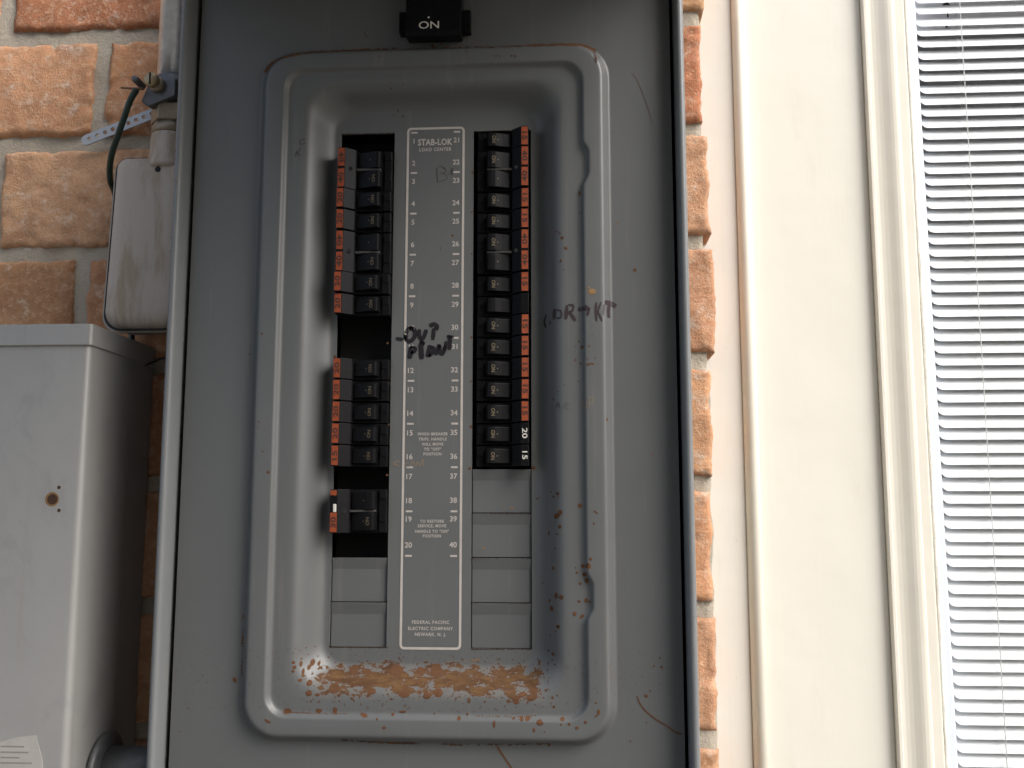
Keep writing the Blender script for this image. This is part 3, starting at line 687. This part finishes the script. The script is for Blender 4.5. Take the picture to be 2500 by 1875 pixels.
# broken rust run along the top fold, the left fold and the lower fold
def run(pts, w, gap, jit, seed):
    r = random.Random(seed); q = smooth_path([(a, 0, b) for a, b in pts], 60); out = []
    for p in q:
        if nz(p.x * .02, seed, p.z * .02) + r.uniform(-.5, .5) < gap: continue
        out.append(decal_blob(p.x + r.uniform(-1, 1), p.z + r.uniform(-jit, jit), r.uniform(.6, 1.6) * w, r.uniform(.35, .8) * w, sd=r.random() * 50, n=8))
    return out
rt_ = []
rt_ += run([(650, 176), (662, 158), (690, 141), (735, 131), (780, 127), (900, 121.5)], 4.4, -.28, 1.2, 1)
rt_ += run([(900, 121.5), (1000, 118.5), (1100, 117.5), (1200, 115), (1300, 111.5)], 4.2, .02, 1.2, 2)
rt_ += run([(1300, 111.5), (1380, 109.5), (1420, 112), (1450, 122)], 4.8, -.35, 2.0, 3)
rd += run([(1450, 122), (1455, 150)], 2.4, .1, 2, 4)
rl2 = run([(594, 1500), (592, 1560), (591, 1640), (591, 1690), (596, 1745)], 2.0, .12, .8, 5)
rl2 += run([(700, 1738), (760, 1741), (885, 1743)], 1.6, .0, .8, 6)
rl2 += run([(1160, 1748), (1245, 1750), (1310, 1748)], 1.6, .2, 1.2, 7)
rd += run([(835, 1806), (930, 1812), (1010, 1814)], 3.0, -.1, 1.4, 8) + run([(1010, 1814), (1130, 1818), (1340, 1816)], 2.6, .22, 1.5, 9)
rd += run([(808, 1580), (945, 1581)], 1.8, -.35, .5, 10) + run([(1150, 1585), (1293, 1586)], 1.8, -.35, .5, 11)
rd += run([(1148, 1254), (1296, 1255)], 1.3, -.1, .5, 12) + run([(1149, 1364), (1296, 1364)], 1.3, -.1, .5, 13) + run([(1148, 1472), (1295, 1473)], 1.3, -.1, .5, 14)
rd += run([(834, 327), (962, 325)], 1.4, -.1, .4, 15) + run([(1154, 321), (1290, 317)], 1.6, -.25, .4, 16)
mk('rust_edges', join(*rd), M['rust_dark'], cover)['kind'] = 'stuff'
mk('rust_fold_marks', join(*rl2, *rt_), M['rust'], cover)['kind'] = 'stuff'
sc = [stroke([(1300 + a * .226, 1500 + b * .226) for a, b in ((1130, 880), (1160, 960), (1220, 1040), (1330, 1130), (1450, 1205), (1540, 1270), (1620, 1292))], 3.2),
      stroke([(560 + a * .452, 1500 + b * .452) for a, b in ((1445, 712), (1480, 765), (1528, 835))], 4.5), stroke([(1543, 180), (1552, 190), (1568, 225), (1585, 275), (1592, 300)], 1.0), stroke([(888, 78), (897, 92)], 2.2)]
mk('rust_scratches', join(*sc), M['rust'], cover)
mk('ochre_spots', join(*[decal_blob(x, y, a, b) for x, y, a, b in ((1445, 712, 9, 7), (1437, 703, 3, 3), (1250, 1240, 3, 3), (1228, 1236, 2, 2), (1180, 1338, 3, 3))], stroke([(1149, 1610), (1158, 1613), (1168, 1610), (1171, 1608)], 3)), M['rust_light'], cover)
# rust freckles down the outer edge of the enclosure
rf = []
for i in range(70):
    z = 120 - i * 8.2 + rnd.uniform(-3, 3); 
    if rnd.random() < .35: continue
    rf.append(blob2(0, 0, 0, 0, 0)) if False else rf.append(box(XL - .15, XL + .3 + rnd.random() * .5, -14.2, -12.6, z, z + rnd.uniform(.6, 3.2), .2, 1))
mk('rust_freckles', join(*rf), M['rust_dark'], enc)['kind'] = 'stuff'

# ------------------------------------------------------------------ circuit breakers
ROW = 15.0; cache = {}
def breaker_meshes(side, poles):
    """local mm frame: x=0 outer end (runs inwards along s), y=0 at the cover floor, z=0 top, going down"""
    key = (side, poles)
    if key in cache: return cache[key]
    s = 1 if side == 'L' else -1; H = ROW * poles
    prof = [(0, 14), (0, -13.0), (4.9, -13.0), (5.3, -12.8), (11.6, -7.2), (12.0, -6.6), (12.2, -2.0), (31.0, -2.0), (31.2, -2.9), (36.6, -2.9), (36.6, 14)]
    body = prism([(s * a, b) for a, b in prof], 'z', -H + .35, -.35, .3, 2)
    hp = [(12.4, 0), (12.6, -4.0), (14.5, -4.6), (19, -6.3), (23.5, -8.2), (26.5, -8.9), (28.4, -8.5), (29.3, -7.2), (29.6, -3), (29.6, 0)]
    hs = []
    for p in range(poles):
        a = -ROW * p - 2.6; b = -ROW * (p + 1) + 2.6
        if poles == 2: a, b = ((-2.0, -ROW + .9) if p == 0 else (-ROW - .9, -2 * ROW + 2.0))
        hs.append((mdata('handle', *prism([(s * q, r) for q, r in hp], 'z', b, a, .35, 2), M['black'], smooth=False), (a + b) / 2))
    extra = mdata('end_ridge', *join(*[box(min(s * 31.6, s * 36.3), max(s * 31.6, s * 36.3), -3.5, -2.8, -ROW * p - 7.2, -ROW * p - .9, .25, 1) for p in range(poles)]), M['black'])
    tie = mdata('tie_bar', *box(min(s * 12, s * 29.4), max(s * 12, s * 29.4), -7.2, -2, -ROW - .75, -ROW + .75, .2, 1), M['tie']) if poles == 2 else None
    hole = mdata('rivet_hole', *lathe([(1.3, -11.0), (1.3, -8.4)], (s * 8.6, 0, -ROW), 'y', 12), M['dark']) if poles == 2 else None
    lab = mdata('rating_label', *box(min(s * .25, s * 4.75), max(s * .25, s * 4.75), -13.18, -12.9, -ROW + 1.0, -.9), M['orange'])
    b = mdata('body', *body, M['black'])
    cache[key] = (b, hs, extra, tie, hole, lab); return cache[key]
def breaker(side, slot, rating, poles=1, dy=0.0, style='orange', label='', tw=0.0):
    s = 1 if side == 'L' else -1
    z = -ROW * ((slot - 1) % 20); x = -67.0 * s
    at = (x, 14 + dy, z)
    t = thing('circuit_breaker', at, label, 'circuit breaker', 'circuit breakers in the panel')
    t.rotation_euler = (0, tw * .6, tw)
    b, hs, extra, tie, hole, lab = breaker_meshes(side, poles)
    def put(name, me, parent, off=(0, 0, 0)):
        return link(bpy.data.objects.new(name, me), parent, Vector(LOC[parent.name]) + Vector(off))
    bo = put('body', b, t); put('end_ridge', extra, bo)
    rot1 = 90 if side == 'L' else -90
    for p, (hm, zc) in enumerate(hs):
        h = put('handle', hm, t)
        w_on = style != 'blank'
        both = poles == 1 or (p == 1 if side == 'L' else p == 0)
        if w_on:
            tx = s * 24.6; mesh = None
            # lettering follows the sloped face of the rocker
            def slope(v): return [(a, -(6.3 + (abs(a) - 19) / 4.5 * 1.9 if abs(a) < 23.5 else 8.2 + min((abs(a) - 23.5) / 3.0, 1) * .7) - .13, c) for a, b_, c in v]
            if both:
                v, f = text('ON', 3.5, tx, 0, zc, rot1, .05); me = mdata('lettering', slope(v), f, M['on_ink']); put('lettering', me, h)
            dv, df = text('.', 5.5, s * 21.7, 0, zc, 0, .1); put('dot_mark', mdata('dot_mark', slope(dv), df, M['on_ink']), h)
    if tie: put('tie_bar', tie, t); put('rivet_hole', hole, bo)
    for p in range(poles):
        rot = rot1 if poles == 1 else (-90 if p == 0 else 90)
        if style == 'orange':
            if slot == 18 and p == 0:      # torn label: only its top corner is left
                lo = put('rating_label', mdata('rating_label', *prism([(.25, -.9), (4.6, -.9), (4.6, -4.2), (3.2, -4.8), (2.0, -4.0), (.9, -4.6), (.25, -4.2)], 'y', -13.18, -12.9), M['orange']), t); lo['label'] = 'torn scrap of orange label'
                put('bare_clip', mdata('bare_clip', *box(2.2, 4.4, -13.6, -12.9, -15.6, -10.2, .3, 2), M['white_ink']), t)
                continue
            lo = put('rating_label', lab, t, (0, 0, -ROW * p))
            v, f = text(rating, 4.7, s * 2.5, -13.3, -ROW / 2, rot, .12, 1.05, 1.6); put('lettering', mdata('lettering', v, f, M['label_ink']), lo)
        elif style == 'white':
            v, f = text(rating, 5.0, s * 2.6, -13.13, -ROW / 2, rot, .05, 1.0, 1.45); put('lettering', mdata('lettering', v, f, M['white_ink']), t)
    return t
LEFT = [(2, '40', 2, -2.2, 'topmost breaker in the left column, a double with two orange 40 labels'),
    (4, '20', 1, -4.2, 'second breaker down the left column, single, just under the top double'),
    (5, '20', 1, -3.2, 'third breaker down the left column, single, just above the second double'),
    (6, '40', 2, -1.6, 'middle double breaker in the left column with orange 40 labels'),
    (8, '20', 1, -4.6, 'single breaker just under the middle double, its label sticking out furthest left'),
    (9, '20', 1, -2.4, 'single breaker just above the black gap halfway down the left column'),
    (12, '20', 1, -.6, 'single breaker just under the black gap halfway down the left column'),
    (13, '20', 1, -.9, 'second breaker under the black gap in the left column, orange 20 label'),
    (14, '20', 1, -1.0, 'third breaker under the black gap in the left column, orange 20 label'),
    (15, '20', 1, -1.6, 'fourth breaker under the black gap in the left column, orange 20 label'),
    (16, '15', 1, -1.4, 'only left column breaker with an orange 15 label, above the lower gap'),
    (18, '30', 2, -.4, 'lowest breaker in the left column, a double with one torn label and a 30')]
RIGHT = [(21, '15', 1, 4.0, 'orange', 'topmost breaker in the right column, single, poking above the opening edge'),
    (22, '40', 2, 3.0, 'orange', 'upper double breaker in the right column with two orange 40 labels'),
    (24, '15', 1, 4.2, 'orange', 'single breaker right under the upper double of the right column'),
    (25, '15', 1, 3.6, 'orange', 'single breaker right above the lower double of the right column'),
    (26, '40', 2, 3.2, 'orange', 'lower double breaker in the right column with two orange 40 labels'),
    (28, '15', 1, 4.4, 'orange', 'single orange-labelled breaker right above the plain unlabelled one, right column'),
    (29, '', 1, 5.0, 'blank', 'plain all-black breaker without any label in the right column'),
    (30, '15', 1, 3.6, 'orange', 'first orange-labelled breaker under the plain black one, right column'),
    (31, '15', 1, 3.6, 'orange', 'second orange-labelled breaker under the plain black one, right column'),
    (32, '15', 1, 3.8, 'orange', 'third orange-labelled breaker under the plain black one, right column'),
    (33, '15', 1, 3.4, 'orange', 'last orange-labelled breaker but one in the right column'),
    (34, '15', 1, 3.6, 'orange', 'lowest orange-labelled breaker in the right column, above the white 20'),
    (35, '20', 1, 3.4, 'white', 'black breaker with a white 20 printed on it, right column'),
    (36, '15', 1, 3.2, 'white', 'lowest breaker in the right column with a white 15 printed on it')]
for n_, r_, p_, d_, l_ in LEFT: breaker('L', n_, r_, p_, d_, label=l_, tw=rnd.uniform(-.014, .014))
for n_, r_, p_, d_, st_, l_ in RIGHT: breaker('R', n_, r_, p_, d_, st_, label=l_, tw=rnd.uniform(-.012, .012))

# main switch at the top of the panel
main = thing('main_breaker', (1.6, 0, 58.6), 'large black main breaker handle marked ON at the top of the panel', 'main breaker')
mk('handle', prism([(-.0, 61.0), (-9, 59.4), (-15.2, 58.6), (-16.5, 61.5), (-14.0, 96), (-14, 150), (0, 150)], 'x', -17.9, 21.0, .8, 2), M['black'], main)
for x0, x1 in ((-23.9, -17.2), (20.3, 27.0)): mk('shoulder', box(x0, x1, -8, 0, 65.2, 81, .8), M['black'], main)
mk('lettering', text('ON', 7.6, -1.2, -16.6, 66.0, 0, .05, 1.0, 1.25), M['white_ink'], main); mk('dot_mark', text('.', 9, -1.4, -16.5, 71.6, 0, .2), M['white_ink'], main)
for nm in ('lettering', 'dot_mark'): pass

# ------------------------------------------------------------------ conduit, fitting, clamp, wires, strap on the left
cxm, cym = -215.5, 62.0
pipe = thing('conduit', (cxm, cym, 30), 'galvanised grey conduit pipe rising beside the panel', 'conduit')
mk('pipe', lathe([(12.8, 38), (12.8, 1600)], (cxm, cym, 0), 'z', 40), M['galv'], pipe, True)
hexn = [(cxm + 16.2 * math.cos(math.radians(60 * k + 12)), cym + 16.2 * math.sin(math.radians(60 * k + 12))) for k in range(6)]
mk('hex_nut', prism(hexn, 'z', 30, 44, .8), M['fitting'], pipe)
mk('collar', lathe([(14.5, 43), (15.4, 45), (15.4, 49), (14, 51), (12.9, 51)], (cxm, cym, 0), 'z', 32), M['rubber'], pipe, True)
mk('threaded_ring', lathe([(13.2, 21), (14.6, 22), (14.8, 27), (13.4, 28), (13.4, 30.2)], (cxm, cym, 0), 'z', 32), M['fitting'], pipe, True)
lb = thing('conduit_elbow', (-230, 60, -136), 'cast aluminium conduit elbow fitting with stained face between brick wall and panel', 'conduit fitting')
def rr2(x0, x1, z0, z1, rs_, n=8):
    L = []
    for (cx, cz, a0, r) in ((x1 - rs_[0], z1 - rs_[0], 0, rs_[0]), (x0 + rs_[1], z1 - rs_[1], 90, rs_[1]), (x0 + rs_[2], z0 + rs_[2], 180, rs_[2]), (x1 - rs_[3], z0 + rs_[3], 270, rs_[3])):
        for k in range(n + 1): a = math.radians(a0 + 90 * k / n); L.append((cx + r * math.cos(a), cz + r * math.sin(a)))
    return L
def lb_outline(off):
    L = rr2(-253.5 - off, -196.5 + off, -133.5 - off, 1.5 + off, [max(1.5, r + off * .6) for r in (10, 9, 13, 16)]); out = []
    for x, z in L: out.append((x - (z + 0) * -.030 if x < -225 else x, z))
    return out
def loft(loops):
    n = len(loops[0]); V = [p for L in loops for p in L]; F = []
    for i in range(len(loops) - 1):
        for k in range(n): F.append((i * n + k, i * n + (k + 1) % n, (i + 1) * n + (k + 1) % n, (i + 1) * n + k))
    F.append(tuple(range(n))); F.append(tuple((len(loops) - 1) * n + k for k in range(n))[::-1]); return fixn((V, F))
def lbl(y, off): return [(x, y, z) for x, z in lb_outline(off)]
bd = mk('body', loft([lbl(78, 0), lbl(60, -.2), lbl(54, -.8), lbl(50, -2.2), lbl(47.8, -4.6), lbl(46.9, -8), lbl(46.5, -11), lbl(46.4, -13)]), M['alu'], lb, True)
mk('gasket', loft([[(x - .9, y, z - .3) for x, y, z in lbl(57, .5)], [(x - .9, y, z - .3) for x, y, z in lbl(55, .5)]]), M['rubber'], lb)
mk('cover_plate', loft([[(x - 2.6, y, z - .9) for x, y, z in lbl(61, .8)], [(x - 2.6, y, z - .9) for x, y, z in lbl(57.2, .8)]]), M['alu'], lb)
mk('hub', lathe([(13.6, 21), (14.6, 20.6), (15.0, 18), (15.6, 4), (17.5, -4), (18, -8)], (cxm, cym, 0), 'z', 36), M['alu'], lb, True)
sx_, sz_ = pix(385, 413, 46); mk('screw_hole', lathe([(2.3, 46.2), (2.3, 47.5)], (sx_, 0, sz_), 'y', 14), M['dark'], lb)
cl = thing('ground_clamp', (-222, 45, 52), 'tarnished grounding clamp with slotted screw around the conduit', 'clamp')
mk('band', lathe([(13.3, 51.4), (14.8, 51.8), (14.8, 66.5), (13.3, 67)], (cxm, cym, 0), 'z', 36), M['galv_dark'], cl, True)
scx, scz = pix(365, 190, 34)
mk('lug', prism([(scx - 10.5, scz - 14), (scx - 4, scz - 18), (scx + 16, scz - 10), (scx + 16, scz + 4), (scx + 4, scz + 3), (scx - 6, scz - 2)], 'y', 44, 52, .8), M['galv_dark'], cl)
mk('screw_boss', lathe([(4.2, 48), (6.0, 46), (6.2, 41), (5.8, 39.5)], (scx + 2.2, 0, scz - 1.6), 'y', 24), M['fitting'], cl, True)
mk('screw_head', lathe([(5.4, 41), (5.8, 39), (5.6, 36), (4.6, 34.9), (.1, 34.6)], (scx, 0, scz), 'y', 28), M['brass'], cl, True)
mk('screw_slot', box(scx - .55, scx + .55, 34.2, 35.2, scz - 4.6, scz + 4.6), M['dark'], cl)
sx2, sz2 = pix(334, 197, 40); mk('wire_stud', lathe([(2.4, 36), (2.8, 38), (2.8, 50)], (sx2, 0, sz2), 'y', 16), M['galv_dark'], cl, True)
gw = thing('ground_wire', (-250, 50, -10), 'dark green ground wire hanging from the clamp past the conduit body', 'wire')
mk('insulation', tube(smooth_path([(*pix(x, y, Y)[:1], Y, pix(x, y, Y)[1]) for x, y, Y in ((334, 218, 40), (318, 245, 40), (302, 290, 42), (288, 330, 46), (274, 372, 54), (268, 410, 64), (270, 445, 74), (282, 480, 86), (300, 600, 88), (318, 740, 88), (321, 800, 86), (322, 900, 86), (318, 1010, 88))]), 2.4, 12), M['green'], gw, True)
mk('bare_end', tube([(*pix(296, 214, 40)[:1], 40, pix(296, 214, 40)[1]), (*pix(325, 216, 39)[:1], 39, pix(325, 216, 39)[1]), (*pix(352, 217, 40)[:1], 40, pix(352, 217, 40)[1])], .95, 8), M['copper'], gw, True)
sp = thing('perforated_strap', (-270, 92, 35), 'grey perforated metal strap nailed across the brick joint', 'strap')
def strap_mesh():
    a = Vector((*pix(199, 346, 88),)); b = Vector((*pix(420, 258, 88),)); d = (b - a); L = d.length; d = d / L; nrm = Vector((-d.y, d.x)); hw_ = 4.4
    bm = bmesh.new(); loops = []
    def w3(u, v, y): p = a + d * u + nrm * v; return (p.x, y, p.y)
    out = [(4.4 - 4.4 * math.sin(math.radians(t)), 4.4 * math.cos(math.radians(t))) for t in range(0, 181, 20)] + [(L, -hw_), (L, hw_)]
    loops.append(out)
    for k in range(9):
        u = 7.0 + 6.85 * k
        if u > L - 4: break
        loops.append([(u + 1.75 * math.cos(2 * math.pi * q / 14), 1.75 * math.sin(2 * math.pi * q / 14)) for q in range(14)])
    f1 = filled([[w3(u, v, 88.0) for u, v in lp] for lp in loops])
    rt = [([w3(u, v, 88.0) for u, v in lp] + [w3(u, v, 89.3) for u, v in lp], [(i, (i + 1) % len(lp), len(lp) + (i + 1) % len(lp), len(lp) + i) for i in range(len(lp))]) for lp in loops]
    return join(f1, *rt)
mk('strip', strap_mesh(), flat('zinc_strap', (.38, .40, .43), .55, .35), sp)

# ------------------------------------------------------------------ meter box at the lower left
mb = thing('meter_box', (-380, 40, -560), 'light grey metal box with raised lid and stained rust hole at the lower left', 'metal box')
MX1 = -235.5; MX0 = -560; MY = -8.0; MZT = -141.5
def rbox(x0, x1, y0, y1, r, n=6):
    L = [(x1, y1), (x0, y1)]
    for cx, cy, a0 in ((x0 + r, y0 + r, 180), (x1 - r, y0 + r, 270)):
        for k in range(n + 1): a = math.radians(a0 + 90 * k / n); L.append((cx + r * math.cos(a), cy + r * math.sin(a)))
    return L
bo = mk('body', prism(rbox(MX0, MX1, MY, 94, 5.0), 'z', -900, MZT - 3), M['meter'], mb, False)
for p in bo.data.polygons: p.use_smooth = len(p.vertices) == 4
bo.data.set_sharp_from_angle(angle=math.radians(40))
lid_o = rbox(MX0 - 1.5, MX1 + 1.8, MY - 2.2, 94, 3.0)
lidm = mk('lid', join(prism(lid_o, 'z', MZT - 15.0, MZT, .7, 2)), M['meter'], mb)
lidm['label'] = 'folded lid overhanging the top of the box'
hx, hz = pix(128, 1219, MY)
mk('rust_hole', lathe([(3.6, MY - .12), (3.6, MY + .2)], (hx, 0, hz), 'y', 20), M['rust_dark'], mb)
mk('rust_ring', lathe([(4.9, MY - .06), (4.9, MY + .2)], (hx - .3, 0, hz), 'y', 20), M['rust_light'], mb)
for px_, py_ in ((144, 1190), (144, 1246)):
    a, b = pix(px_, py_, MY); mk('screw_hole', lathe([(1.25, MY - .1), (1.25, MY + .2)], (a, 0, b), 'y', 12), M['rust_dark'], mb)
# torn paper sticker
pts = [pix(x, y, MY)[0:2] for x, y in ((-40, 1818), (0, 1812), (40, 1800), (88, 1795), (92, 1812), (103, 1850), (108, 1900), (-40, 1900))]
st_ = mk('paper_sticker', prism(pts, 'y', MY - .25, MY + .1), M['paper'], mb)
mk('faded_print', join(*[box(pix(2, y, MY)[0], pix(x1, y, MY)[0], MY - .32, MY - .2, pix(0, y, MY)[1] - .5, pix(0, y, MY)[1] + .5) for y, x1 in ((1822, 60), (1836, 70), (1849, 48), (1862, 78))]), M['paper_ink'], st_)
# nipple between the box and the panel
np_ = thing('pipe_nipple', (-205, 45, -470), 'short grey pipe nipple with locknuts between metal box and panel', 'pipe')
nzc = pix(330, 1885, 40)[1]
mk('tube', lathe([(17, -236), (17, -179.5)], (0, 42, nzc), 'x', 36), M['galv_dark'], np_, True)  # shade between box and panel is put into the nipple's dark zinc
mk('locknut', lathe([(17, -234.8), (26, -234.4), (26.5, -231), (24, -229.5), (17, -229)], (0, 42, nzc), 'x', 32), M['galv_dark'], np_, True)
bw = mk('black_wire', tube(smooth_path([(-236, 80, pix(365, 892, 80)[1]), (*pix(380, 882, 82)[:1], 82, pix(380, 882, 82)[1]), (*pix(400, 874, 80)[:1], 80, pix(400, 874, 80)[1]), (-205, 84, -150)]), .9, 8), M['rubber'])
tag(bw, 'thin black wire between the metal box and the panel', 'wire')

# ------------------------------------------------------------------ unseen house added behind the camera to block the front light
nb = thing('blocking_house', (450, -4000, -1600), 'unseen tan house added behind the viewer to block the front light', 'house')
mk('wall', box(-1000, 1900, -6000, -2700, -1600, 2600), M['siding'], nb)
mk('roof', prism([(-2400, 2600), (-4350, 3700), (-6300, 2600)], 'x', -1300, 2200), M['fencewood'], nb)
